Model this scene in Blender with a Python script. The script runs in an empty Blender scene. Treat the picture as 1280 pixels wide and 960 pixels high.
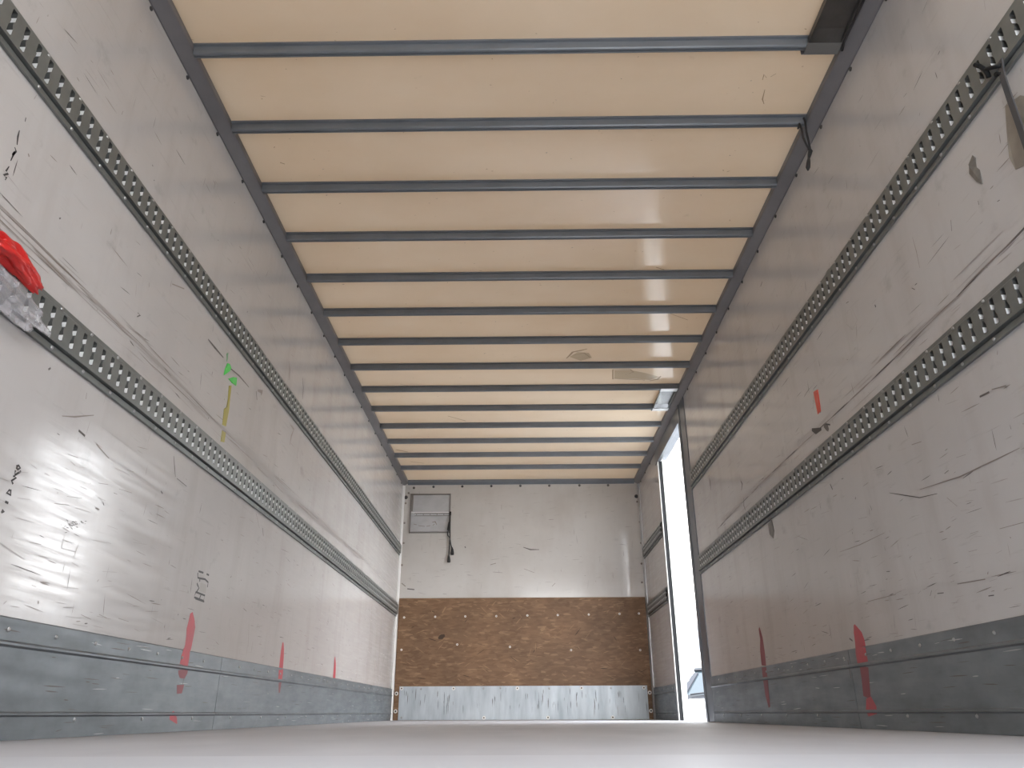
import bpy, bmesh, math, random
from mathutils import Vector, Matrix, noise, geometry

# ------------------------------------------------------------------ camera, sky, exposure
SC = bpy.context.scene
COL = SC.collection
F_PX, PITCH, YAW, ROLL = 948.75, 0.4096, -0.0115, -0.0038
CAM = Vector((1.2247, 0.0, 0.0554))
FW = Vector((math.sin(YAW)*math.cos(PITCH), math.cos(YAW)*math.cos(PITCH), math.sin(PITCH)))
_R = Vector((math.cos(YAW), -math.sin(YAW), 0.0))
_U = _R.cross(FW)
RT = _R*math.cos(ROLL) + _U*math.sin(ROLL)
UP = -_R*math.sin(ROLL) + _U*math.cos(ROLL)
cd = bpy.data.cameras.new('camera')
cam = bpy.data.objects.new('camera', cd)
COL.objects.link(cam)
cd.sensor_width = 36.0
cd.lens = 36.0*F_PX/1280.0
cd.clip_start = 0.01
cd.clip_end = 500
M = Matrix.Identity(4)
for i in range(3):
    M[i][0], M[i][1], M[i][2], M[i][3] = RT[i], UP[i], -FW[i], CAM[i]
cam.matrix_world = M
SC.camera = cam

WORLD_STRENGTH = 1.0
SKY_LEFT, SKY_RIGHT = 0.08, 1.85
EXPOSURE = 3.05
world = bpy.data.worlds.new('overcast_sky')
SC.world = world
world.use_nodes = True
wn, wl = world.node_tree.nodes, world.node_tree.links
wn.clear()
wo = wn.new('ShaderNodeOutputWorld')
bg = wn.new('ShaderNodeBackground')
tc = wn.new('ShaderNodeTexCoord')
sp = wn.new('ShaderNodeSeparateXYZ')
cr = wn.new('ShaderNodeValToRGB')
cr.color_ramp.elements[0].position = 0.0
cr.color_ramp.elements[0].color = (1.0, 1.0, 1.0, 1)
cr.color_ramp.elements[1].position = 1.0
cr.color_ramp.elements[1].color = (0.80, 0.88, 1.0, 1)
wl.new(tc.outputs['Generated'], sp.inputs[0])
wl.new(sp.outputs['Z'], cr.inputs[0])
wl.new(cr.outputs[0], bg.inputs['Color'])
xr = wn.new('ShaderNodeMapRange')      # the sky is brighter on the right-hand side of the truck
xr.inputs['From Min'].default_value = -0.8
xr.inputs['From Max'].default_value = 0.9
xr.inputs['To Min'].default_value = SKY_LEFT*WORLD_STRENGTH
xr.inputs['To Max'].default_value = SKY_RIGHT*WORLD_STRENGTH
wl.new(sp.outputs['X'], xr.inputs['Value'])
wl.new(xr.outputs[0], bg.inputs['Strength'])
wl.new(bg.outputs[0], wo.inputs[0])

SC.view_settings.view_transform = 'Standard'
SC.view_settings.look = 'None'
SC.view_settings.gamma = 1.0
SC.view_settings.exposure = EXPOSURE
SC.view_settings.use_curve_mapping = False
try:
    SC.cycles.use_denoising = True
    SC.cycles.max_bounces = 16
    SC.cycles.diffuse_bounces = 10
    SC.cycles.glossy_bounces = 8
    SC.cycles.transparent_max_bounces = 12
    SC.cycles.caustics_reflective = False
    SC.cycles.sample_clamp_indirect = 8.0
except Exception:
    pass

# ------------------------------------------------------------------ dimensions of the box
W = 2.45            # inside width
D = 7.66            # front wall
YR = -0.2           # rear end of the walls
ZC = 2.286          # roof sheet
ZT = 2.2355         # lower edge of the roof angle on the side walls
ZB = 2.2614         # bow height
BOW0, BOWS = 2.038, 0.3922
DY0, DY1, DZ = 5.498, 6.505, 2.1145   # side door opening
BLOCK_W = 1.24         # width of the added panel that blocks rear daylight
KZ = 0.271          # kick plate height
GZ = -1.0           # ground outside
RNG = random.Random(11)


def px_ray(x, y):
    return FW + RT*((x-640.0)/F_PX) - UP*((y-480.0)/F_PX)


def at(x, y, axis, v):
    """point of the plane axis=v that the photograph shows at x, y"""
    d = px_ray(x, y)
    return CAM + d*((v-CAM[axis])/d[axis])


# ------------------------------------------------------------------ materials
def mat(name, base, rough=0.5, metal=0.0, base2=None, nscale=(2, 2, 2), ramp=(0.4, 0.65), detail=5,
        rough2=None, rscale=(3, 3, 3), bump=0.0, bscale=(20, 20, 20), bdist=0.002, spec=0.5, coat=0.0, extra=None, translucent=0.0):
    m = bpy.data.materials.new(name)
    m.use_nodes = True
    N, L = m.node_tree.nodes, m.node_tree.links
    b = N['Principled BSDF']
    b.inputs['Base Color'].default_value = (*base, 1)
    b.inputs['Roughness'].default_value = rough
    b.inputs['Metallic'].default_value = metal
    b.inputs['Specular IOR Level'].default_value = spec
    b.inputs['Coat Weight'].default_value = coat
    b.inputs['Coat Roughness'].default_value = 0.08
    t = N.new('ShaderNodeTexCoord')

    def nz(scale, det=5, rg=0.6):
        mp = N.new('ShaderNodeMapping')
        mp.inputs['Scale'].default_value = scale
        L.new(t.outputs['Object'], mp.inputs[0])
        n = N.new('ShaderNodeTexNoise')
        n.inputs['Scale'].default_value = 1.0
        n.inputs['Detail'].default_value = det
        n.inputs['Roughness'].default_value = rg
        L.new(mp.outputs[0], n.inputs['Vector'])
        return n.outputs['Fac']

    def rampf(fac, a, b_):
        r = N.new('ShaderNodeMapRange')
        r.inputs['From Min'].default_value = a
        r.inputs['From Max'].default_value = b_
        L.new(fac, r.inputs['Value'])
        return r.outputs[0]

    def mix(fac, c1, c2):
        x = N.new('ShaderNodeMix')
        x.data_type = 'RGBA'
        L.new(fac, x.inputs['Factor'])
        for sock, c in ((x.inputs['A'], c1), (x.inputs['B'], c2)):
            if hasattr(c, 'links'):
                L.new(c, sock)
            else:
                sock.default_value = (*c, 1)
        return x.outputs['Result']
    col = None
    if base2:
        col = mix(rampf(nz(nscale, detail), *ramp), base, base2)
    for (c, sc, rp, amt, det) in (extra or ()):
        f = rampf(nz(sc, det), *rp)
        mu = N.new('ShaderNodeMath')
        mu.operation = 'MULTIPLY'
        mu.inputs[1].default_value = amt
        L.new(f, mu.inputs[0])
        col = mix(mu.outputs[0], col if col else base, c)
    if col:
        L.new(col, b.inputs['Base Color'])
    if translucent:
        tr = N.new('ShaderNodeBsdfTranslucent')
        tr.inputs['Color'].default_value = (*base, 1)
        if col:
            L.new(col, tr.inputs['Color'])
        ms = N.new('ShaderNodeMixShader')
        ms.inputs[0].default_value = translucent
        L.new(b.outputs[0], ms.inputs[1])
        L.new(tr.outputs[0], ms.inputs[2])
        L.new(ms.outputs[0], N['Material Output'].inputs['Surface'])
    if rough2 is not None:
        r = N.new('ShaderNodeMapRange')
        r.inputs['From Min'].default_value = 0.35
        r.inputs['From Max'].default_value = 0.65
        r.inputs['To Min'].default_value = rough
        r.inputs['To Max'].default_value = rough2
        L.new(nz(rscale), r.inputs['Value'])
        L.new(r.outputs[0], b.inputs['Roughness'])
    if bump:
        bp = N.new('ShaderNodeBump')
        bp.inputs['Strength'].default_value = bump
        bp.inputs['Distance'].default_value = bdist
        L.new(nz(bscale, 4), bp.inputs['Height'])
        L.new(bp.outputs[0], b.inputs['Normal'])
    return m


DIRT = (0.20, 0.175, 0.16)
M_WALL = mat('coated_plywood_wall', (0.575, 0.555, 0.543), 0.10, base2=(0.515, 0.491, 0.478), nscale=(1.2, 1.0, 1.6), ramp=(0.35, 0.70),
             rough2=0.24, rscale=(4, 2.6, 55), bump=0.10, bscale=(6, 4.5, 110), bdist=0.0008,
             extra=((DIRT, (2, 5, 60), (0.60, 0.88), 0.34, 6), ((0.34, 0.285, 0.255), (2, 6, 1.3), (0.50, 0.80), 0.30, 5),
                    (DIRT, (9, 7, 9), (0.62, 0.80), 0.36, 6)))
M_FRONT = mat('coated_plywood_front', (0.60, 0.575, 0.545), 0.05, base2=(0.545, 0.515, 0.48), nscale=(1.4, 1, 1.7), ramp=(0.38, 0.66),
              rough2=0.15, rscale=(5, 3, 12), bump=0.06, bscale=(5, 3, 20), bdist=0.003,
              extra=((DIRT, (9, 5, 26), (0.62, 0.85), 0.30, 6), ((0.38, 0.32, 0.28), (3, 3, 1.2), (0.5, 0.78), 0.35, 5)))
M_CEIL = mat('cream_roof_sheet', (0.80, 0.695, 0.555), 0.07, translucent=0.145, base2=(0.76, 0.64, 0.485), nscale=(1.2, 2.2, 1), ramp=(0.35, 0.7),
             rough2=0.16, rscale=(3, 3, 3), bump=0.05, bscale=(2.2, 4, 1), bdist=0.01,
             extra=(((0.38, 0.29, 0.18), (10, 14, 3), (0.68, 0.85), 0.5, 7),))
M_FLOOR = mat('worn_plywood_floor', (0.54, 0.535, 0.555), 0.55, base2=(0.48, 0.475, 0.495), nscale=(3, 1.0, 1), ramp=(0.35, 0.7),
              rough2=0.65, rscale=(6, 3, 1), bump=0.12, bscale=(90, 60, 60), bdist=0.001)
M_GALV = mat('galvanised_sheet', (0.225, 0.245, 0.26), 0.36, metal=0.6, base2=(0.165, 0.18, 0.192), nscale=(7, 5, 9), ramp=(0.35, 0.68),
             rough2=0.52, rscale=(6, 4, 30), bump=0.05, bscale=(10, 6, 40), bdist=0.002,
             extra=(((0.12, 0.12, 0.12), (4, 9, 55), (0.64, 0.85), 0.6, 6),))
M_PLATE = mat('streaked_zinc_sheet', (0.56, 0.60, 0.63), 0.40, metal=0.5, base2=(0.40, 0.44, 0.47), nscale=(13, 5, 2.5), ramp=(0.40, 0.72),
              rough2=0.55, rscale=(20, 4, 4), bump=0.05, bscale=(20, 20, 20))
M_RAIL = mat('grey_rail_steel', (0.21, 0.22, 0.214), 0.40, metal=0.4, base2=(0.17, 0.178, 0.173), nscale=(12, 9, 14), ramp=(0.35, 0.7), bump=0.03, bscale=(60, 60, 60))
M_LITLIP = mat('daylit_slot_lip', (0.88, 0.89, 0.89), 0.45, metal=0.0)  # daylight on the slot edges put into a bright colour
M_POCKETSHADE = mat('rail_pocket_shade', (0.10, 0.103, 0.10), 0.5, metal=0.2)  # shade inside the slots put into a darker rail colour
M_BOW = mat('grey_painted_steel', (0.175, 0.19, 0.212), 0.30, base2=(0.145, 0.158, 0.175), nscale=(5, 5, 5), ramp=(0.4, 0.7), spec=0.6)
M_TRIM = mat('grey_roof_angle', (0.175, 0.165, 0.17), 0.40, base2=(0.14, 0.132, 0.136), nscale=(6, 4, 6), ramp=(0.4, 0.7))
M_FRAME = mat('door_frame_metal', (0.17, 0.18, 0.20), 0.35, metal=0.4, base2=(0.13, 0.137, 0.15), nscale=(6, 6, 4))
M_SCREW = mat('screw_metal', (0.45, 0.45, 0.45), 0.35, metal=0.8)
M_RIVET = mat('dark_rivet', (0.05, 0.048, 0.046), 0.5)
M_WASHER = mat('pale_washer', (0.80, 0.77, 0.72), 0.4)
M_SEALW = mat('white_sealant', (0.82, 0.81, 0.79), 0.5)
M_RUBBER = mat('black_rubber', (0.014, 0.0145, 0.0155), 0.7, spec=0.25)
M_CORD = mat('black_cord', (0.03, 0.028, 0.027), 0.7)
M_STRAP = mat('dark_rubber_strap', (0.07, 0.068, 0.07), 0.6)
M_WHITE = mat('white_paint', (0.80, 0.82, 0.80), 0.35, base2=(0.68, 0.72, 0.66), nscale=(6, 6, 6))
M_FLOOR2 = mat('pale_floor_sheet', (0.56, 0.56, 0.585), 0.5, base2=(0.52, 0.52, 0.545), nscale=(3, 2, 1))
M_BLOCKER = mat('grey_light_blocker', (0.40, 0.40, 0.40), 0.5, base2=(0.36, 0.36, 0.36), nscale=(2, 2, 2))  # for the added panel that blocks rear daylight
M_ALU = mat('bare_aluminium', (0.62, 0.62, 0.62), 0.4, metal=0.7, base2=(0.5, 0.5, 0.5), nscale=(8, 8, 8))
M_TRAY = mat('polished_sheet_steel', (0.17, 0.17, 0.175), 0.14, metal=1.0, base2=(0.10, 0.10, 0.10), nscale=(9, 5, 9))
M_DARKTRAY = mat('brown_sheet_steel', (0.085, 0.078, 0.072), 0.4, metal=0.3, base2=(0.05, 0.046, 0.042), nscale=(8, 5, 8))  # dark brown, darker than its flanges
M_DARKLIP = mat('dull_grey_flange', (0.19, 0.185, 0.18), 0.45, metal=0.2)
M_RED = mat('red_spray_paint', (0.52, 0.055, 0.075), 0.45, base2=(0.42, 0.07, 0.08), nscale=(30, 30, 14))
M_REDD = mat('worn_red_paint', (0.25, 0.06, 0.07), 0.5)
M_GREEN = mat('green_tape', (0.07, 0.62, 0.10), 0.35)
M_YELLOW = mat('yellow_tape', (0.42, 0.36, 0.07), 0.45, base2=(0.36, 0.31, 0.09), nscale=(40, 40, 15))
M_ORANGE = mat('orange_red_tape', (0.72, 0.10, 0.06), 0.4)
M_BEIGE = mat('beige_torn_tape', (0.30, 0.265, 0.22), 0.55, base2=(0.25, 0.22, 0.19), nscale=(20, 20, 20))
M_GREYTAPE = mat('grey_torn_tape', (0.17, 0.158, 0.145), 0.55, base2=(0.22, 0.20, 0.18), nscale=(30, 30, 30))
M_INK = mat('black_marker_ink', (0.05, 0.047, 0.047), 0.5)
M_SCR1 = mat('dark_scuff', (0.12, 0.105, 0.098), 0.5)
M_SCR2 = mat('brown_scuff', (0.25, 0.212, 0.19), 0.45)
M_SCR3 = mat('pale_scuff', (0.36, 0.33, 0.312), 0.4)
M_STAIN = mat('brown_roof_stain', (0.36, 0.26, 0.15), 0.4)
M_FLAP = mat('grey_plastic_flap', (0.50, 0.50, 0.51), 0.25, base2=(0.44, 0.44, 0.445), nscale=(6, 6, 9))
M_FLAPF = mat('dull_flap_frame', (0.22, 0.20, 0.185), 0.5)
M_GROUND = mat('pale_concrete_yard', (0.55, 0.55, 0.54), 0.85, base2=(0.48, 0.48, 0.47), nscale=(0.5, 0.5, 0.5))
M_FACADE = mat('white_facade', (0.80, 0.80, 0.80), 0.8, base2=(0.74, 0.74, 0.74), nscale=(1, 1, 1))
M_BLDWIN = mat('pale_window_panes', (0.20, 0.22, 0.24), 0.3)
M_CAR = mat('white_car_paint', (0.82, 0.82, 0.82), 0.25, coat=0.5)
M_CARGLASS = mat('blue_tinted_glass', (0.055, 0.074, 0.083), 0.1, spec=0.5)
M_CARDARK = mat('dark_car_trim', (0.012, 0.012, 0.015), 0.5)
M_CARGREY = mat('grey_car_trim', (0.03, 0.03, 0.038), 0.5)


def osb_material():
    m = bpy.data.materials.new('osb_board')
    m.use_nodes = True
    N, L = m.node_tree.nodes, m.node_tree.links
    b = N['Principled BSDF']
    b.inputs['Roughness'].default_value = 0.6
    t = N.new('ShaderNodeTexCoord')
    col = None
    for i, (rot, sc) in enumerate(((0.25, (9, 1, 34)), (-0.45, (10, 1, 38)), (1.1, (11, 1, 40)))):
        mp = N.new('ShaderNodeMapping')
        mp.inputs['Rotation'].default_value = (0, rot, 0)
        mp.inputs['Scale'].default_value = sc
        L.new(t.outputs['Object'], mp.inputs[0])
        v = N.new('ShaderNodeTexVoronoi')
        v.inputs['Scale'].default_value = 1.6
        L.new(mp.outputs[0], v.inputs['Vector'])
        s = N.new('ShaderNodeSeparateColor')
        L.new(v.outputs['Color'], s.inputs[0])
        r = N.new('ShaderNodeValToRGB')
        e = r.color_ramp.elements
        e[0].position, e[0].color = 0.0, (0.165, 0.088, 0.044, 1)
        e[1].position, e[1].color = 1.0, (0.30, 0.18, 0.098, 1)
        x1 = e.new(0.45)
        x1.color = (0.20, 0.11, 0.057, 1)
        x2 = e.new(0.86)
        x2.color = (0.225, 0.128, 0.067, 1)
        L.new(s.outputs[i], r.inputs[0])
        if col is None:
            col = r.outputs[0]
        else:
            mx = N.new('ShaderNodeMix')
            mx.data_type = 'RGBA'
            gt = N.new('ShaderNodeMath')
            gt.operation = 'GREATER_THAN'
            gt.inputs[1].default_value = 0.62
            L.new(s.outputs[(i+1) % 3], gt.inputs[0])
            L.new(gt.outputs[0], mx.inputs['Factor'])
            L.new(col, mx.inputs['A'])
            L.new(r.outputs[0], mx.inputs['B'])
            col = mx.outputs['Result']
    n = N.new('ShaderNodeTexNoise')
    n.inputs['Scale'].default_value = 3.0
    n.inputs['Detail'].default_value = 6
    L.new(t.outputs['Object'], n.inputs['Vector'])
    mr = N.new('ShaderNodeMapRange')
    mr.inputs['From Min'].default_value = 0.3
    mr.inputs['From Max'].default_value = 0.7
    mr.inputs['To Min'].default_value = 0.78
    mr.inputs['To Max'].default_value = 1.15
    L.new(n.outputs['Fac'], mr.inputs['Value'])
    hs = N.new('ShaderNodeHueSaturation')
    L.new(mr.outputs[0], hs.inputs['Value'])
    L.new(col, hs.inputs['Color'])
    L.new(hs.outputs[0], b.inputs['Base Color'])
    return m


M_OSB = osb_material()
M_KNOT = mat('dark_knot', (0.05, 0.026, 0.012), 0.6)
M_FLAKE = mat('pale_wood_flake', (0.31, 0.185, 0.098), 0.6)


def film_material():
    m = bpy.data.materials.new('clear_plastic_film')
    m.use_nodes = True
    N, L = m.node_tree.nodes, m.node_tree.links
    b = N['Principled BSDF']
    b.inputs['Base Color'].default_value = (0.75, 0.73, 0.76, 1)
    b.inputs['Roughness'].default_value = 0.12
    b.inputs['Specular IOR Level'].default_value = 0.9
    n = N.new('ShaderNodeTexNoise')
    n.inputs['Scale'].default_value = 22
    t = N.new('ShaderNodeTexCoord')
    L.new(t.outputs['Object'], n.inputs['Vector'])
    r = N.new('ShaderNodeMapRange')
    r.inputs['From Min'].default_value = 0.35
    r.inputs['From Max'].default_value = 0.7
    r.inputs['To Min'].default_value = 0.12
    r.inputs['To Max'].default_value = 0.5
    L.new(n.outputs['Fac'], r.inputs['Value'])
    L.new(r.outputs[0], b.inputs['Alpha'])
    return m


M_FILM = film_material()
M_REDBAG = mat('red_plastic', (0.68, 0.035, 0.03), 0.28, base2=(0.56, 0.02, 0.02), nscale=(20, 20, 20))


# ------------------------------------------------------------------ mesh helpers
class MB:
    def __init__(self):
        self.v, self.f, self.m = [], [], []

    def add(self, vs, fs, mi=0):
        o = len(self.v)
        self.v += [tuple(p) for p in vs]
        for f in fs:
            self.f.append([o+i for i in f])
            self.m.append(mi)

    def box(self, lo, hi, mi=0):
        x0, y0, z0 = lo
        x1, y1, z1 = hi
        vs = [(x0, y0, z0), (x1, y0, z0), (x1, y1, z0), (x0, y1, z0), (x0, y0, z1), (x1, y0, z1), (x1, y1, z1), (x0, y1, z1)]
        self.add(vs, [(0, 3, 2, 1), (4, 5, 6, 7), (0, 1, 5, 4), (1, 2, 6, 5), (2, 3, 7, 6), (3, 0, 4, 7)], mi)

    def prism(self, prof, axis, a, b, mi=0):
        """closed profile (list of 2-tuples in the other two axes, in axis order) swept from a to b along axis"""
        n = len(prof)
        vs = []
        for t in (a, b):
            for (p, q) in prof:
                c = [p, q]
                c.insert(axis, t)
                vs.append(c)
        fs = [[i, (i+1) % n, n+(i+1) % n, n+i] for i in range(n)]
        fs += [list(range(n))[::-1], list(range(n, 2*n))]
        self.add(vs, fs, mi)

    def cyl(self, c, axis, r, h, n=10, mi=0, dome=0.0):
        """short cylinder from c along +-axis direction vector, optional domed end"""
        ax = Vector(axis).normalized()
        u = ax.orthogonal().normalized()
        w = ax.cross(u)
        c = Vector(c)
        rings = [(0, r), (h, r)]
        if dome:
            rings += [(h+dome*0.7, r*0.7), (h+dome, r*0.25)]
        vs = []
        for (t, rr) in rings:
            for k in range(n):
                a = 2*math.pi*k/n
                vs.append(c + ax*t + u*(rr*math.cos(a)) + w*(rr*math.sin(a)))
        fs = []
        for j in range(len(rings)-1):
            for k in range(n):
                fs.append([j*n+k, j*n+(k+1) % n, (j+1)*n+(k+1) % n, (j+1)*n+k])
        fs.append([(len(rings)-1)*n+k for k in range(n)])
        fs.append([k for k in range(n)][::-1])
        self.add(vs, fs, mi)

    def tube(self, pts, r, n=8, mi=0):
        pts = [Vector(p) for p in pts]
        rs = r if isinstance(r, (list, tuple)) else [r]*len(pts)
        vs, fs = [], []
        u = None
        for i, p in enumerate(pts):
            t = (pts[min(i+1, len(pts)-1)] - pts[max(i-1, 0)]).normalized()
            u = t.orthogonal().normalized() if u is None else (u - t*u.dot(t)).normalized()
            w = t.cross(u)
            for k in range(n):
                a = 2*math.pi*k/n
                vs.append(p + u*(rs[i]*math.cos(a)) + w*(rs[i]*math.sin(a)))
        for j in range(len(pts)-1):
            for k in range(n):
                fs.append([j*n+k, j*n+(k+1) % n, (j+1)*n+(k+1) % n, (j+1)*n+k])
        fs.append(list(range(n))[::-1])
        fs.append([(len(pts)-1)*n+k for k in range(n)])
        self.add(vs, fs, mi)

    def strip(self, pts, widths, nrm, mi=0):
        """flat paint or scratch stroke: a ribbon through pts lying on the plane of normal nrm"""
        nrm = Vector(nrm)
        self.n_strips = getattr(self, 'n_strips', 0) + 1
        pts = [Vector(p) + nrm*(0.0004 + 0.0000015*(self.n_strips % 400)) for p in pts]
        vs, fs = [], []
        for i, p in enumerate(pts):
            t = pts[min(i+1, len(pts)-1)] - pts[max(i-1, 0)]
            s = nrm.cross(t).normalized()*(widths[i]*0.5)
            vs += [p-s, p+s]
        for i in range(len(pts)-1):
            fs.append([2*i, 2*i+1, 2*i+3, 2*i+2])
        self.add(vs, fs, mi)

    def build(self, name, mats, parent=None, smooth=False, bevel=0.0):
        me = bpy.data.meshes.new(name)
        me.from_pydata(self.v, [], self.f)
        for m in (mats if isinstance(mats, (list, tuple)) else [mats]):
            me.materials.append(m)
        me.polygons.foreach_set('material_index', self.m)
        bm = bmesh.new()
        bm.from_mesh(me)
        bmesh.ops.recalc_face_normals(bm, faces=bm.faces)
        bm.to_mesh(me)
        bm.free()
        if smooth:
            me.polygons.foreach_set('use_smooth', [True]*len(me.polygons))
        o = bpy.data.objects.new(name, me)
        COL.objects.link(o)
        if parent:
            o.parent = parent
            o.matrix_parent_inverse = Matrix.Identity(4)
            o.location = -parent_origin(parent)
        if bevel:
            b = o.modifiers.new('bevel', 'BEVEL')
            b.width = bevel
            b.segments = 2
            b.limit_method = 'ANGLE'
        return o


def parent_origin(o):
    """world position of o (things are placed by location only)"""
    p = Vector(o.location)
    while o.parent:
        o = o.parent
        p += Vector(o.location)
    return p


def tag(o, label=None, cat=None, group=None, kind=None):
    for k, v in (('label', label), ('category', cat), ('group', group), ('kind', kind)):
        if v:
            o[k] = v
    return o


def struct(mb, name, mats, **kw):
    return tag(mb.build(name, mats, **kw), kind='structure')


def empty(name, loc, label, cat, group=None):
    o = bpy.data.objects.new(name, None)
    o.empty_display_size = 0.05
    o.location = loc
    COL.objects.link(o)
    return tag(o, label, cat, group)


def copy_part(src, parent, delta):
    c = src.copy()
    c.parent = parent
    c.location = src.location + Vector(delta)
    COL.objects.link(c)
    return c


# ------------------------------------------------------------------ marks on the walls
class Marks:
    """strokes on one flat surface, given by where the photograph shows them"""
    def __init__(self, mb, axis, v, nrm):
        self.mb, self.axis, self.v, self.nrm = mb, axis, v, nrm

    def px(self, pts, w, mi, taper=True):
        P = [at(x, y, self.axis, self.v) for x, y in pts]
        ws = w if isinstance(w, (list, tuple)) else [w*(0.45 if taper and i in (0, len(P)-1) else 1.0) for i in range(len(P))]
        self.mb.strip(P, ws, self.nrm, mi)

    def poly(self, pts, mi):
        P = [at(x, y, self.axis, self.v) + Vector(self.nrm)*0.0003 for x, y in pts]
        self.mb.add(P, [list(range(len(P)))], mi)

    def sliver(self, a, b, w, mi):
        a, b = Vector(a), Vector(b)
        m = (a+b)*0.5
        self.mb.strip([a, a.lerp(b, 0.3), a.lerp(b, 0.7), b], [w*0.2, w, w*0.8, w*0.15], self.nrm, mi)


def random_scratches(mk, side_x, y0, y1, n, rng, zmax=2.1, dens_low=0.55):
    for i in range(n):
        z = 0.29 + (zmax-0.29)*(rng.random()**(1.0/dens_low if rng.random() < 0.65 else 1.0))
        y = y0 + (y1-y0)*rng.random()
        if abs(z-1.575) < 0.085 or abs(z-0.985) < 0.085:
            continue
        q = rng.random()
        if q < 0.62:
            ln = rng.uniform(0.012, 0.085)*(1.8 if rng.random() < 0.12 else 1)
            sl = rng.gauss(0, 0.10)
            dy, dz = ln, ln*sl
        elif q < 0.85:
            ln = rng.uniform(0.01, 0.06)
            dy, dz = ln*rng.gauss(0, 0.15), ln
        else:
            ln = rng.uniform(0.004, 0.014)
            dy, dz = ln*rng.uniform(-1, 1), ln*0.8
        w = rng.uniform(0.0012, 0.0036)*(1.5 if q > 0.85 else 1)
        mi = rng.choice((1, 1, 2, 2, 2, 3, 3, 3))
        mk.sliver((side_x, y, z), (side_x, min(y+dy, y1), z+dz), w, mi)


# ------------------------------------------------------------------ setting: shell
WM = [M_WALL, M_SCR1, M_SCR2, M_SCR3, M_INK, M_RED, M_REDD]

# left wall
mb = MB()
mb.box((-0.06, YR, -0.12), (0, D+0.06, ZC), 0)
mk = Marks(mb, 0, 0.0, (1, 0, 0))
random_scratches(mk, 0, 1.3, D-0.05, 1100, random.Random(3))
r2 = random.Random(5)
for i in range(120):      # the long scuff band between the two rails
    y = 1.3 + 5.6*r2.random()**1.5
    z = 1.135 + r2.gauss(0, 0.017) + 0.012*math.sin(y*1.3)
    mk.sliver((0, y, z), (0, y+r2.uniform(0.08, 0.5), z+r2.gauss(0, 0.006)), r2.uniform(0.0015, 0.005), r2.choice((2, 2, 3, 3, 3, 3)))
for i in range(26):
    y = 1.35 + 4.6*r2.random()
    z = 1.137 + r2.gauss(0, 0.010) + 0.012*math.sin(y*1.3)
    mk.sliver((0, y, z), (0, y+r2.uniform(0.15, 0.5), z+r2.gauss(0, 0.004)), r2.uniform(0.008, 0.018), 3)
# pen scrawl beside the top rail and beside the bottom rail
for s in ([(24, 163), (22, 171), (21, 181)], [(18, 184), (20, 189), (15, 194), (18, 190), (13, 201)], [(11, 208), (7, 214), (10, 217), (4, 219), (8, 222), (6, 225)],
          [(32, 147), (31, 152)]):
    mk.px(s, 0.006, 4)
for s in ([(20, 583), (23, 582), (25, 585), (22, 587), (20, 584)], [(19, 588), (18, 594), (26, 589)], [(16, 595), (20, 597), (14, 601), (16, 605)],
          [(12, 612), (8, 616), (13, 619), (13, 612)], [(6, 627), (10, 629)]):
    mk.px(s, 0.006, 4, False)
mk.poly([(3, 636), (6, 640), (2, 642), (1, 640)], 4)
# stencilled sign low on the wall
for s in ([(248, 714), (254, 716)], [(258, 717.5), (261, 719)], [(247, 716), (247, 722), (250, 723), (256, 724), (260, 728), (259, 734)], [(249.5, 723), (249.5, 727)],
          [(246, 729), (247, 732), (248.5, 735), (245.5, 740)], [(244.5, 740), (256, 744.5), (254, 751), (242.5, 746.5), (244.5, 740)], [(251, 743), (249, 749)],
          [(244, 748), (255, 752)]):
    mk.px(s, 0.007, 4, False)
mk.poly([(249, 718), (255, 720), (254, 724), (249, 722)], 3)
mk.poly([(251, 728), (258, 731), (257, 742), (249, 739)], 3)
# red paint stripes, upper ends
def stripe(mk_, pts, ws, mi):
    P = [at(x, y, mk_.axis, mk_.v) for x, y in pts]
    mk_.mb.strip(P, [w*2.1 for w in ws], mk_.nrm, mi)
stripe(mk, [(239, 766), (239, 775), (238.5, 785), (237, 796), (235, 808), (233, 815)], [0.010, 0.024, 0.036, 0.031, 0.028, 0.028], 5)
mk.px([(243, 776), (242, 788)], 0.012, 5)
stripe(mk, [(353.5, 803), (353, 812), (352, 825), (351, 836)], [0.008, 0.024, 0.030, 0.032], 5)
stripe(mk, [(418.5, 821), (418.5, 830), (418, 841), (417.5, 849)], [0.006, 0.022, 0.03, 0.030], 5)
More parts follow.
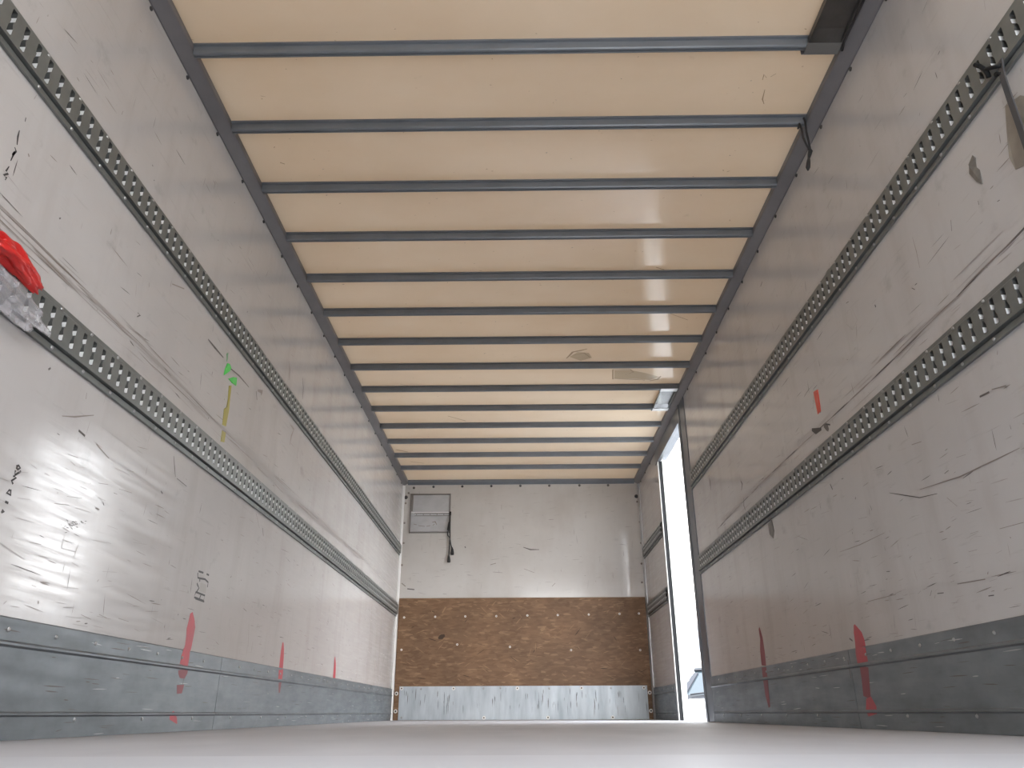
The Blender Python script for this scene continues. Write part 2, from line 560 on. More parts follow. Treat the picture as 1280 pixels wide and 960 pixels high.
# dark and brown knocks
for pts, w, mi in (([(172, 391), (175, 394), (171, 396)], 0.008, 1), ([(260, 424), (268, 434), (279, 447)], 0.010, 1), ([(285, 458), (299, 470), (311, 484)], 0.008, 1),
                   ([(378, 472), (379, 485), (378, 499)], 0.011, 1), ([(381, 474), (380, 484)], 0.007, 2), ([(361, 451), (362, 463), (361, 475)], 0.014, 2),
                   ([(320, 489), (321, 500)], 0.012, 1), ([(322, 488), (328, 490), (326, 494)], 0.022, 2), ([(363, 531), (367, 537), (364, 545), (362, 556)], 0.016, 2),
                   ([(373, 565), (374, 580)], 0.024, 3), ([(474, 615), (474, 629)], 0.014, 1), ([(476, 575), (475, 590)], 0.014, 2), ([(457, 590), (457, 602)], 0.014, 2),
                   ([(217, 570), (218, 585), (219, 596)], 0.006, 1), ([(221, 598), (233, 608)], 0.006, 1), ([(119, 635), (124, 637)], 0.01, 2),
                   ([(98, 538), (106, 545)], 0.014, 1), ([(60, 462), (63, 460)], 0.012, 1), ([(108, 491), (107, 499)], 0.005, 2), ([(201, 614), (203, 617)], 0.012, 1),
                   ([(320, 642), (324, 660)], 0.008, 2), ([(328, 660), (329, 670)], 0.012, 1), ([(468, 824), (470, 835)], 0.030, 2), ([(440, 775), (441, 808)], 0.008, 2),
                   ([(311, 780), (310, 808)], 0.006, 2), ([(248, 560), (253, 562)], 0.008, 2), ([(190, 206), (191, 208)], 0.008, 1), ([(192, 225), (193, 226)], 0.007, 1),
                   ([(35, 192), (36, 196)], 0.010, 2), ([(77, 520), (93, 521), (117, 519)], 0.005, 2), ([(120, 555), (136, 573)], 0.006, 2),
                   ([(215, 355), (230, 361)], 0.010, 2)):
    mk.px(pts, w, mi)
for i in range(46):       # the black scrape cluster in the shine
    x, y = 93+RNG.gauss(0, 6), 655+RNG.gauss(0, 3)
    mk.px([(x, y), (x+RNG.uniform(-3, 3), y+RNG.uniform(-1.5, 2))], 0.0035, RNG.choice((1, 1, 4, 2)))
for i in range(40):
    x = RNG.uniform(20, 170)
    y = 560+RNG.random()*220
    mk.px([(x, y), (x+RNG.uniform(5, 20), y+RNG.uniform(1, 6))], 0.0028, RNG.choice((2, 3, 3)))
wall_left = struct(mb, 'wall_left', WM)

# right wall, in two lengths either side of the door
mb = MB()
mb.box((W, YR, -0.12), (W+0.06, 5.29, ZC), 0)
mb.box((W, 6.53, -0.12), (W+0.05, D+0.06, ZC), 0)
mk = Marks(mb, 0, W, (-1, 0, 0))
random_scratches(mk, W, 1.3, 5.25, 760, random.Random(8))
for k in range(18):       # long dark line scraped between the rails
    ya = 1.3 + k*0.19
    za = 1.132 + 0.010*math.sin(ya*2.1) - 0.006*(ya-1.3)
    yb = ya+0.20
    zb = 1.132 + 0.010*math.sin(yb*2.1) - 0.006*(yb-1.3)
    mk.sliver((W, ya, za), (W, yb, zb), 0.006, 1 if k % 3 else 2)
r2 = random.Random(6)
for i in range(70):
    y = 1.3 + 3.3*r2.random()
    z = 1.135 + r2.gauss(0, 0.018) - 0.005*(y-1.3)
    mk.sliver((W, y, z), (W, y+r2.uniform(0.04, 0.3), z+r2.gauss(0, 0.004)), r2.uniform(0.002, 0.006), r2.choice((2, 3, 3, 3)))
stripe(mk, [(1068, 781), (1070, 788), (1073, 796), (1075, 803), (1076, 809)], [0.006, 0.022, 0.036, 0.042, 0.042], 5)
stripe(mk, [(949, 785), (952, 798), (953, 812), (955, 832)], [0.010, 0.022, 0.036, 0.036], 6)
for pts, w, mi in (([(1015, 537), (1020, 539), (1027, 536)], 0.026, 4), ([(1030, 532), (1034, 534), (1036, 538)], 0.03, 1), ([(1032, 530), (1038, 531)], 0.014, 4),
                   ([(926, 601), (928, 605), (927, 613)], 0.020, 1), ([(930, 622), (930, 632), (932, 638)], 0.012, 1), ([(887, 597), (888, 606), (889, 613)], 0.014, 1),
                   ([(1058, 379), (1061, 377)], 0.010, 1), ([(1094, 381), (1095, 384)], 0.012, 4), ([(1140, 360), (1144, 362)], 0.010, 1), ([(1141, 297), (1146, 315), (1150, 335)], 0.005, 2),
                   ([(1189, 275), (1190, 289)], 0.007, 1), ([(1223, 251), (1224, 256)], 0.007, 1), ([(1247, 252), (1250, 250)], 0.008, 1), ([(1032, 287), (1043, 268)], 0.005, 2),
                   ([(1036, 282), (1040, 274)], 0.010, 3), ([(1112, 616), (1130, 619), (1150, 622), (1172, 617)], 0.005, 1), ([(1184, 622), (1197, 633)], 0.005, 2), ([(1181, 592), (1186, 588)], 0.007, 1),
                   ([(1150, 612), (1200, 596), (1240, 577), (1275, 560)], 0.006, 2), ([(1050, 690), (1075, 681), (1106, 666)], 0.006, 2), ([(1250, 661), (1280, 653)], 0.006, 2),
                   ([(1140, 556), (1152, 552)], 0.009, 2), ([(1225, 496), (1237, 490)], 0.012, 1), ([(1240, 487), (1258, 482)], 0.010, 2), ([(953, 352), (951, 358)], 0.014, 1),
                   ([(947, 425), (948, 432)], 0.014, 2), ([(1172, 742), (1180, 741)], 0.010, 1), ([(1236, 745), (1243, 744)], 0.010, 1), ([(1070, 720), (1073, 745)], 0.005, 2),
                   ([(1197, 730), (1232, 724)], 0.010, 2), ([(1085, 752), (1120, 743)], 0.009, 2), ([(964, 768), (967, 790)], 0.006, 2), ([(1052, 774), (1053, 790)], 0.006, 2), ([(1062, 798), (1066, 801)], 0.014, 1),
                   ([(1017, 500), (1017, 512)], 0.006, 2), ([(1038, 605), (1041, 612)], 0.014, 1), ([(1163, 745), (1165, 738)], 0.006, 1), ([(1107, 492), (1109, 500)], 0.008, 2),
                   ([(897, 670), (899, 677)], 0.012, 2), ([(1065, 385), (1072, 400), (1066, 412), (1058, 405), (1060, 388)], 0.006, 3), ([(1016, 478), (1019, 480)], 0.008, 3)):
    mk.px(pts, w if w > 0.011 else w*0.6, mi)
for i in range(60):
    x = RNG.uniform(960, 1275)
    y = RNG.uniform(560, 800)
    mk.px([(x, y), (x+RNG.uniform(3, 12), y-RNG.uniform(1, 4))], 0.0022, RNG.choice((2, 3, 3)))
wall_right = struct(mb, 'wall_right', WM)

# front wall
mb = MB()
mb.box((-0.06, D, -0.12), (W+0.06, D+0.06, ZC), 0)
mk = Marks(mb, 1, D, (0, -1, 0))
for i in range(130):
    a = Vector((RNG.uniform(0.1, W-0.1), D, RNG.uniform(1.12, 2.15)))
    ln = RNG.uniform(0.01, 0.09)
    b = a + (Vector((ln, 0, RNG.gauss(0, 0.1)*ln)) if RNG.random() < 0.7 else Vector((RNG.gauss(0, 0.1)*ln, 0, ln)))
    mk.sliver(a, b, RNG.uniform(0.0015, 0.004), RNG.choice((2, 3, 3, 3)))
for pts, w, mi in (([(654, 684), (663, 687), (674, 687)], 0.012, 1), ([(502, 729), (507, 733)], 0.02, 2), ([(509, 736), (518, 737)], 0.022, 1), ([(655, 711), (668, 716)], 0.008, 2),
                   ([(690, 733), (694, 729)], 0.01, 2), ([(581, 683), (582, 685)], 0.02, 1), ([(613, 706), (620, 704)], 0.014, 2), ([(616, 715), (628, 716)], 0.008, 2)):
    mk.px(pts, w, mi)
for x, z in ((0.112, 2.212), (0.316, 2.222), (0.616, 2.224), (0.918, 2.226), (1.22, 2.226), (1.52, 2.226), (1.833, 2.226), (2.13, 2.226)):
    mb.cyl((x, D, z), (0, -1, 0), 0.013, 0.002, mi=4 if 0.2 < x < 1.4 else 1, dome=0.004)
for x, z in ((0.035, 2.112), (2.415, 2.106)):
    mb.cyl((x, D, z), (0, -1, 0), 0.020, 0.003, mi=4, dome=0.005)
for x, z in ((0.06, 2.158), (0.035, 2.05), (0.034, 1.844), (0.036, 1.64), (2.42, 2.05), (2.432, 1.84), (2.43, 1.625), (2.42, 1.42), (2.411, 1.238), (0.03, 1.42)):
    mb.cyl((x, D, z), (0, -1, 0), 0.011, 0.002, mi=2, dome=0.003)
wall_front = struct(mb, 'wall_front', [M_FRONT] + WM[1:])

# floor: plywood in front, a slightly paler sheet at the rear
mb = MB()
mb.box((-0.06, 1.2, -0.12), (W+0.10, D+0.06, 0.0), 0)
for y in (3.3, 5.75):
    mb.add([(0, y-0.004, 0.0006), (W, y-0.004, 0.0006), (W, y+0.004, 0.0006), (0, y+0.004, 0.0006)], [(0, 1, 2, 3)], 1)
struct(mb, 'floor', [M_FLOOR, M_SCR1])
mb = MB()
mb.box((-0.06, YR, -0.12), (W+0.06, 1.199, 0.001), 0)
struct(mb, 'trim_1', [M_FLOOR2])
# unseen panel added to keep daylight out of the left half of the rear
mb = MB()
mb.box((0.0, YR+0.02, 0.01), (BLOCK_W, YR+0.06, ZC-0.03), 0)
struct(mb, 'rear_light_blocker', [M_BLOCKER])

# roof
mb = MB()
mb.box((-0.06, YR, ZC), (W+0.06, D+0.06, ZC+0.03), 0)
mk = Marks(mb, 2, ZC, (0, 0, -1))
for pts, w, mi in (([(766, 462), (766, 474)], 0.020, 1), ([(766, 473), (790, 474), (806, 475)], 0.012, 1), ([(766, 462), (788, 462), (792, 465), (786, 467)], 0.012, 1),
                   ([(812, 476), (822, 474), (826, 470)], 0.02, 1), ([(708, 448), (716, 440), (726, 438), (734, 436)], 0.016, 1), ([(716, 444), (730, 441), (738, 447)], 0.012, 1),
                   ([(953, 100), (955, 93), (958, 97)], 0.005, 1), ([(956, 112), (953, 124), (955, 130)], 0.005, 1), ([(963, 96), (970, 92)], 0.004, 1),
                   ([(278, 170), (284, 176)], 0.006, 2), ([(350, 203), (356, 205)], 0.010, 1), ([(400, 236), (404, 240)], 0.010, 1), ([(235, 48), (242, 50)], 0.004, 1),
                   ([(560, 520), (582, 526)], 0.022, 1), ([(495, 562), (510, 565)], 0.04, 1), ([(513, 577), (530, 579)], 0.03, 1), ([(838, 392), (860, 400)], 0.010, 1),
                   ([(820, 334), (830, 337)], 0.012, 1), ([(500, 480), (520, 484)], 0.012, 1)):
    mk.px(pts, w, mi)
mk.poly([(768, 463), (790, 463), (806, 466), (824, 471), (812, 475), (790, 473), (768, 473)], 3)
mk.poly([(712, 446), (722, 440), (736, 441), (740, 447), (726, 451)], 3)
for i in range(520):
    x, y = RNG.uniform(0.12, W-0.12), RNG.uniform(1.95, 7.5)
    a = Vector((x, y, ZC))
    d = Vector((RNG.gauss(0, 1), RNG.gauss(0, 0.6), 0))*RNG.uniform(0.002, 0.009)
    mk.sliver(a, a+d, RNG.uniform(0.0012, 0.004), RNG.choice((1, 1, 2)))
struct(mb, 'ceiling', [M_CEIL, M_STAIN, M_SCR1, mat('tan_roof_patch', (0.62, 0.50, 0.35), 0.2)])

# roof angles along the walls (structure), with their bolts
def roof_angle(name, sgn, x0):
    mb_ = MB()
    pr = [(0, ZT), (0.006, ZT-0.001), (0.050, ZB-0.003), (0.052, ZB+0.002), (0.052, ZC), (0, ZC)]
    mb_.prism([(x0+sgn*a, b) for a, b in pr], 1, YR, D, 0)
    k = 0
    y = 1.213
    while y < D-0.1:
        mb_.cyl((x0, y, ZT-0.013), (sgn, 0, 0), 0.008, 0.003, n=8, mi=1, dome=0.004)
        y += 0.3
    # z in prism is axis order (x, z) for axis 1
    return struct(mb_, name, [M_TRIM, M_RIVET])


roof_angle('trim_2', 1, 0.0)
roof_angle('trim_3', -1, W)
mb = MB()
mb.prism([(D, ZT+0.006), (D-0.006, ZT+0.005), (D-0.04, ZB+0.004), (D-0.042, ZC), (D, ZC)], 0, 0.05, W-0.05, 0)
struct(mb, 'trim_4', [M_BOW])
# corner strips beside the front wall
mb = MB()
mb.prism([(0, D), (0, D-0.022), (0.006, D-0.022), (0.022, D-0.006), (0.022, D)], 2, 0.0, ZT, 0)
struct(mb, 'trim_5', [M_SEALW])
mb = MB()
mb.prism([(W, D), (W, D-0.03), (W-0.006, D-0.03), (W-0.02, D-0.006), (W-0.02, D)], 2, 0.0, ZT, 0)
struct(mb, 'trim_6', [M_ALU])

# side door frame
mb = MB()
mb.box((W-0.006, 5.285, 0.0), (W+0.10, DY0-0.03, ZT-0.001), 0)              # rear post
mb.box((W-0.012, DY0-0.05, 0.0), (W+0.10, DY0, ZT-0.001), 0)
mb.box((W-0.006, DY0, DZ), (W+0.022, 6.62, ZT-0.001), 0)
mb.box((W+0.022, DY0, DZ+0.045), (W+0.10, 6.62, ZT-0.001), 0)                     # header
mb.box((W-0.003, DY1+0.0, 0.0), (W+0.004, DY1+0.028, DZ), 1)                # white edge strip of the front jamb
mb.box((W+0.004, DY1-0.004, 0.0), (W+0.032, DY1+0.026, DZ), 2)               # rubber seal
mb.box((W+0.032, DY1-0.012, -0.05), (W+0.075, DY1+0.026, DZ), 3)              # painted outer jamb
struct(mb, 'door_1', [M_FRAME, M_SEALW, M_RUBBER, M_WHITE], bevel=0.002)

# ------------------------------------------------------------------ roof bows
ORD = ['first', 'second', 'third', 'fourth', 'fifth', 'sixth', 'seventh', 'eighth', 'ninth', 'tenth', 'eleventh', 'twelfth', 'thirteenth', 'fourteenth']
SPECIAL = {0: 'grey steel roof bow nearest the open rear, brown metal plate under its right end',
           1: 'grey steel roof bow with a black cord loop hanging at its right end',
           8: 'grey steel roof bow carrying the rear edge of the shiny metal plate',
           9: 'grey steel roof bow carrying the front edge of the shiny metal plate',
           13: 'grey steel roof bow closest to the front wall, last in the row'}
bow = MB()
pr = [(-0.024, 0.026), (-0.024, 0.020), (-0.014, 0.018), (-0.013, -0.008), (-0.010, -0.013), (-0.003, -0.014), (-0.002, -0.010), (0.002, -0.010), (0.003, -0.014),
      (0.010, -0.013), (0.013, -0.008), (0.014, 0.018), (0.024, 0.020), (0.024, 0.026)]
bow.prism([(a, b-0.0014) for a, b in pr], 0, 0.0525, W-0.0525, 0)
bow_me = bow.build('roof_bow', M_BOW)
for k in range(14):
    o = bow_me if k == 0 else bow_me.copy()
    if k:
        COL.objects.link(o)
    o.location = (0, BOW0 + k*BOWS, ZB)
    tag(o, SPECIAL.get(k, '%s grey steel roof bow counting from the open rear end' % ORD[k]), 'roof bow', 'roof bows across the ceiling')

# ------------------------------------------------------------------ lashing rails
SLOT = [(-0.0068, -0.034), (-0.0085, -0.030), (-0.0085, -0.014), (-0.0050, -0.005), (-0.0045, 0.004), (-0.0085, 0.010), (-0.0085, 0.024), (-0.0085, 0.033), (-0.0068, 0.037),
        (0.0068, 0.037), (0.0085, 0.033), (0.0085, 0.024), (0.0085, 0.010), (0.0045, 0.004), (0.0050, -0.005), (0.0085, -0.014), (0.0085, -0.030), (0.0068, -0.034)]
LOBE_EDGES = {(2, 1), (1, 2), (5, 6), (11, 12), (15, 16)}  # slot edges painted bright, as if daylight fell on them
PITCH_S = 0.0512


def slot_cell(h0, h1):
    """one pitch of the rail web with its slot: verts (y, z), faces (front) and pocket"""
    outer = [(-PITCH_S/2, h0), (PITCH_S/2, h0), (PITCH_S/2, h1), (-PITCH_S/2, h1)]
    loops = [[Vector((y, z, 0)) for y, z in outer], [Vector((y, z, 0)) for y, z in SLOT]]
    tris = geometry.tessellate_polygon(loops)
    return outer + SLOT, tris


def rail(name, x0, sgn, y0, y1, z0, z1, label, group, slots_from=None, slots_to=None):
    root = empty(name, (x0, y0, z0), label, 'lashing rail', group)
    h = z1-z0
    a, b = 0.024, h-0.020
    web = 0.017
    body = MB()

    def P(d, y, z):
        return (x0+sgn*d, y, z0+z)
    x0 += sgn*0.0012
    # flanges and steps
    prof_lo = [(0, 0), (0.008, 0), (0.008, 0.015), (0.002, 0.0165), (0.002, a-0.003), (web, a-0.003), (web, a), (0, a)]
    prof_hi = [(0, h), (0.008, h), (0.008, h-0.013), (web-0.002, b+0.002), (web, b), (web-0.003, b), (0.0005, h-0.017)]
    for pf in (prof_lo, prof_hi):
        body.prism([(x0+sgn*d, z0+z) for d, z in pf], 1, y0, y1, 0)
    # web with slots
    n = int((y1-y0-0.05)/PITCH_S)
    ys = y0 + 0.025
    cz = (a+b)/2 + 0.001
    cv, tris = slot_cell(a-cz, b-cz)
    for k in range(n):
        yc = ys + PITCH_S*(k+0.5)
        body.add([P(web, yc+y, cz+z) for y, z in cv], tris, 0)
        m = len(SLOT)
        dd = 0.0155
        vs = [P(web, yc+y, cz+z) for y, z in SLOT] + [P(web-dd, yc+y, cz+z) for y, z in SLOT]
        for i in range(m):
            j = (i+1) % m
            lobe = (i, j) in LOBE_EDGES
            body.add([vs[i], vs[j], vs[m+j], vs[m+i]], [(0, 1, 2, 3)], 1 if lobe else 2)  # painted daylight on lobe edges, painted shade on the others
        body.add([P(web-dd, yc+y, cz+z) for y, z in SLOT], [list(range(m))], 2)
    for (ya, yb) in ((y0, ys), (ys+PITCH_S*n, y1)):
        body.add([P(web, ya, a), P(web, yb, a), P(web, yb, b), P(web, ya, b)], [(0, 1, 2, 3)], 0)
    body.build('rail_channel', [M_RAIL, M_LITLIP, M_POCKETSHADE], root)
    s = MB()
    s.cyl((x0+sgn*0.0079, 0, 0), (sgn, 0, 0), 0.0055, 0.001, n=8, dome=0.003)
    first = None
    cnt = 0
    y = 1.452 if y0 < 2 else y0+0.1
    while y < y1-0.05 and cnt < 96:
        for z in (z0+0.009, z1-0.008):
            if first is None:
                first = s.build('screw', M_SCREW, root)
                base = Vector(first.location)
                first.location = base + Vector((0, y, z))
                prev = Vector((0, y, z))
            else:
                c = first.copy()
                c.parent = root
                c.location = base + Vector((0, y, z))
                COL.objects.link(c)
            cnt += 1
        y += 0.1515
    return root


G_RAIL = 'slotted lashing rails along the walls'
rail('lashing_rail', 0.0, 1, YR+0.02, D-0.024, 1.5107, 1.6322, 'upper slotted grey steel lashing rail running along the left wall', G_RAIL)
rail('lashing_rail', 0.0, 1, YR+0.02, D-0.024, 0.9233, 1.0545, 'lower slotted grey steel lashing rail on the left wall, holding the plastic bag', G_RAIL)
rail('lashing_rail', W, -1, YR+0.02, 5.283, 1.516, 1.650, 'upper slotted grey steel lashing rail on the right wall, black strap hooked in it', G_RAIL)
rail('lashing_rail', W, -1, YR+0.02, 5.283, 0.9226, 1.050, 'lower slotted grey steel lashing rail along the right wall, ending at the side door', G_RAIL)
rail('lashing_rail', W, -1, 6.56, D-0.034, 1.46, 1.585, 'short upper grey rail piece between the side door and the front wall', 'short rail pieces beside the door')
rail('lashing_rail', W, -1, 6.56, D-0.034, 0.905, 1.03, 'short lower grey rail piece between the side door and the front wall', 'short rail pieces beside the door')

# ------------------------------------------------------------------ kick plates
def kick(x0, sgn, y0, y1, label, marks=None):
    root = empty('kick_plate', (x0, y0, 0.0), label, 'kick plate', 'galvanised kick plates at the foot of the walls')
    x0 += sgn*0.0012
    pf = [(0, 0.001), (0.004, 0.001), (0.004, 0.052), (0.010, 0.056), (0.010, 0.060), (0.004, 0.064), (0.004, 0.204), (0.010, 0.209), (0.010, 0.214), (0.004, 0.219),
          (0.004, KZ-0.003), (0.002, KZ), (0, KZ)]
    mb_ = MB()
    mb_.prism([(x0+sgn*a, b) for a, b in pf], 1, y0, y1, 0)
    mk_ = Marks(mb_, 0, x0+sgn*0.004, (sgn, 0, 0))
    rg = random.Random(int(y0*100)+int(x0*7))
    for i in range(int(26*(y1-y0))):
        y, z = rg.uniform(y0, y1-0.12), rg.choice((rg.uniform(0.068, 0.2), rg.uniform(0.068, 0.2), rg.uniform(0.222, 0.26), rg.uniform(0.006, 0.048)))
        mk_.sliver((x0+sgn*0.004, y, z), (x0+sgn*0.004, y+rg.uniform(0.02, 0.11), z+rg.gauss(0, 0.002)), rg.uniform(0.0012, 0.0035), rg.choice((1, 1, 4)))
    if marks:
        marks(mk_)
    mb_.build('plate', [M_GALV, M_SCR1, M_RED, M_REDD, M_SCREW], root)
    s = MB()
    s.cyl((x0+sgn*0.004, 0, 0), (sgn, 0, 0), 0.006, 0.001, n=8, dome=0.003)
    first = None
    spots = []
    y = 1.27
    while y < D:
        if y0+0.03 < y < y1-0.03:
            spots.append((y, 0.243))
        y += 0.2
    y = 1.44
    while y < D:
        if y0+0.03 < y < y1-0.03:
            spots.append((y, 0.044))
        y += 0.4
    for (y, z) in spots:
        if first is None:
            first = s.build('rivet', M_SCREW, root)
            base = Vector(first.location)
            first.location = base + Vector((0, y, z))
        else:
            c = first.copy()
            c.parent = root
            c.location = base + Vector((0, y, z))
            COL.objects.link(c)
    return root


def left_rear_marks(mk_):
    stripe(mk_, [(233.4, 812), (231.5, 822), (229.5, 832)], [0.028, 0.034, 0.034], 2)
    stripe(mk_, [(229, 836), (228.5, 842), (227.5, 848)], [0.040, 0.036, 0.020], 3)
    stripe(mk_, [(225.5, 856), (224, 867)], [0.030, 0.020], 3)
    mk_.px([(230, 846), (228, 856)], 0.008, 1)
    stripe(mk_, [(219, 893), (217, 898), (216, 902)], [0.020, 0.038, 0.030], 2)


def left_front_marks(mk_):
    stripe(mk_, [(351.2, 837), (350.7, 843), (350, 850)], [0.034, 0.034, 0.028], 2)
    stripe(mk_, [(350, 853), (349, 866)], [0.022, 0.010], 3)


def right_rear_marks(mk_):
    stripe(mk_, [(1075.5, 808), (1076.5, 817), (1078.5, 828)], [0.040, 0.044, 0.044], 2)
    stripe(mk_, [(1080, 833), (1082, 850), (1084, 872)], [0.034, 0.030, 0.028], 3)
    stripe(mk_, [(1086, 872), (1089, 885), (1091, 894)], [0.020, 0.044, 0.036], 2)
    mk_.px([(1060, 825), (1064, 848)], 0.014, 1)


def right_front_marks(mk_):
    stripe(mk_, [(955, 834), (957, 850), (959, 868), (962, 884)], [0.036, 0.038, 0.030, 0.014], 3)


kick(0.0, 1, YR+0.02, 3.256, 'galvanised kick plate at the foot of the left wall, nearer the camera, widest red stripe', left_rear_marks)
kick(0.0, 1, 3.259, D-0.024, 'galvanised kick plate at the foot of the left wall, running to the front corner', left_front_marks)
kick(W, -1, YR+0.02, 3.02, 'dark galvanised kick plate at the foot of the right wall, nearer the camera', right_rear_marks)
kick(W, -1, 3.023, 5.283, 'galvanised kick plate at the foot of the right wall, ending at the side door', right_front_marks)
kick(W, -1, 6.56, D-0.034, 'short galvanised kick plate between the side door and the front wall')

# ------------------------------------------------------------------ front wall boards
root = empty('chipboard_panel', (W/2, D, 0.0), 'brown oriented strand board covering the lower half of the front wall', 'board')
mb = MB()
mb.box((0.0245, D-0.015, 0.002), (W-0.0225, D-0.0015, 1.095), 0)
mk = Marks(mb, 1, D-0.015, (0, -1, 0))
for i in range(120):
    a = Vector((RNG.uniform(0.04, W-0.12), D-0.015, RNG.uniform(0.36, 1.03)))
    an = RNG.gauss(0.0, 0.55)
    ln = RNG.uniform(0.03, 0.10)
    mk.sliver(a, a+Vector((ln*math.cos(an), 0, ln*math.sin(an))), RNG.uniform(0.003, 0.008), 1 if i % 8 else 2)
mk.px([(548, 798), (552, 796), (556, 794)], 0.045, 2)
mk.px([(676, 788), (681, 785)], 0.06, 1)
mk.px([(553, 766), (557, 759)], 0.03, 1)
mb.build('board', [M_OSB, M_FLAKE, M_KNOT], root)
s = MB()
s.cyl((0, D-0.015, 0), (0, -1, 0), 0.0105, 0.001, n=10, mi=0, dome=0.003)
s.cyl((0, D-0.0185, 0), (0, -1, 0), 0.004, 0.001, n=8, mi=1)
first = None
for x, z in [(0.081, 0.914), (0.383, 0.919), (0.675, 0.921), (0.976, 0.922), (1.277, 0.927), (1.572, 0.929), (1.872, 0.933), (2.17, 0.938), (2.358, 0.94),
             (0.071, 0.617), (0.603, 0.663), (1.108, 0.639), (1.69, 0.607), (2.347, 0.604)]:
    if first is None:
        first = s.build('screw', [M_WASHER, M_RIVET], root)
        base = Vector(first.location)
        c = first
    else:
        c = first.copy()
        c.parent = root
        COL.objects.link(c)
    c.location = base + Vector((x, 0, z))
s = MB()
s.cyl((0, D-0.015, 0), (0, -1, 0), 0.0175, 0.003, n=14, mi=0)
s.cyl((0, D-0.018, 0), (0, -1, 0), 0.008, 0.003, n=8, mi=1, dome=0.002)
first = None
for x, z in [(0.046, 0.23), (0.046, 0.078), (2.4085, 0.23), (2.4085, 0.074)]:
    if first is None:
        first = tag(s.build('washer', [M_WASHER, M_RIVET], root), 'pale washer with dark centre')
        base = Vector(first.location)
        c = first
    else:
        c = first.copy()
        c.parent = root
        COL.objects.link(c)
    c.location = base + Vector((x, 0, z))

root = empty('scuff_plate', (W/2, D-0.015, 0.0), 'pale streaked zinc sheet screwed over the foot of the brown board', 'metal sheet')
mb = MB()
mb.box((0.072, D-0.018, 0.003), (2.388, D-0.0163, 0.292), 0)
mk = Marks(mb, 1, D-0.018, (0, -1, 0))
for i in range(70):
    x = RNG.uniform(0.09, 2.37)
    z = RNG.uniform(0.12, 0.285)
    mk.sliver((x, D-0.018, z), (x+RNG.gauss(0, 0.002), D-0.018, z-RNG.uniform(0.03, 0.11)), RNG.uniform(0.002, 0.007), RNG.choice((1, 2, 2)))
mb.build('sheet', [M_PLATE, M_SCR1, M_GALV], root)
s = MB()
s.cyl((0, D-0.018, 0), (0, -1, 0), 0.016, 0.002, n=12, mi=0)
s.cyl((0, D-0.020, 0), (0, -1, 0), 0.007, 0.003, n=8, mi=1, dome=0.002)
d_ = MB()
d_.cyl((0, D-0.018, 0), (0, -1, 0), 0.010, 0.002, n=10, mi=0, dome=0.004)
fw = fd = None
for x, z, t in [(0.092, 0.274, 0), (0.275, 0.269, 1), (0.579, 0.272, 0), (0.86, 0.272, 1), (1.02, 0.275, 1), (1.176, 0.272, 0), (1.475, 0.270, 1), (1.775, 0.272, 0), (2.049, 0.271, 1), (2.357, 0.272, 0),
                (0.105, 0.025, 1), (0.866, 0.02, 0), (1.457, 0.02, 0), (2.053, 0.02, 0)]:
    src = fd if t else fw
    if src is None:
        c = (d_ if t else s).build('screw', [M_SCREW] if t else [M_WASHER, M_RIVET], root)
        base = Vector(c.location)
        if t:
            fd = c
        else:
            fw = c
    else:
        c = src.copy()
        c.parent = root
        COL.objects.link(c)
    c.location = base + Vector((x, 0, z))

# ------------------------------------------------------------------ vent hatch and its cord
root = empty('vent_hatch', (0.29, D, 1.737), 'small grey two-flap hatch high in the left corner of the front wall', 'hatch')
x0, x1, z0, z1 = 0.085, 0.500, 1.738, 2.146
mb = MB()
for lo, hi in (((x0, z1-0.012), (x1, z1)), ((x0, z0), (x1, z0+0.012)), ((x0, z0), (x0+0.012, z1)), ((x1-0.012, z0), (x1, z1))):
    mb.box((lo[0], D-0.016, lo[1]), (hi[0], D-0.0005, hi[1]), 0)
mb.build('frame', M_FLAPF, root, bevel=0.002)
mb = MB()
mb.box((x0+0.03, D-0.010, 1.950), (x1-0.014, D-0.004, z1-0.014), 0)
mb.build('upper_flap', M_FLAP, root, bevel=0.002)
mb = MB()
mb.box((x0+0.014, D-0.012, z0+0.014), (x1-0.014, D-0.004, 1.911), 0)
mk = Marks(mb, 1, D-0.012, (0, -1, 0))
for pts in ([(523, 657), (531, 658)], [(533, 658), (538, 657)], [(540, 653), (544, 652), (546, 656)], [(543, 655), (541, 657)], [(517, 655), (521, 656)]):
    mk.px(pts, 0.012, 1)
tag(mb.build('lower_flap', [M_FLAP, M_SCR2], root), None)
mb = MB()
mb.box((x0+0.014, D-0.015, 1.912), (x1-0.012, D-0.004, 1.949), 0)
mb.box((x0+0.014, D-0.019, 1.944), (x1-0.012, D-0.004, 1.951), 1)
mb.box((x0+0.05, D-0.0165, 1.937), (x1-0.012, D-0.004, 1.9438), 2)
mb.box((x0+0.05, D-0.0165, 1.911), (x1-0.012, D-0.004, 1.916), 2)
for i in range(5):
    mb.cyl((x0+0.07+i*0.07, D-0.015, 1.927), (0, -1, 0), 0.006, 0.001, n=8, mi=2, dome=0.002)
mb.build('hinge_strip', [M_FLAP, M_SEALW, M_FLAPF], root)
mb = MB()
mb.box((x0+0.013, D-0.014, 1.965), (x0+0.027, D-0.004, z1-0.014), 0)
mb.box((x0+0.014, D-0.016, 2.06), (x0+0.026, D-0.013, 2.11), 0)
mb.build('side_rail', M_FLAPF, root)
mb = MB()
mb.box((x1-0.010, D-0.024, 1.915), (x1+0.010, D-0.012, 1.955), 0)
mb.build('latch', M_RUBBER, root, bevel=0.003)

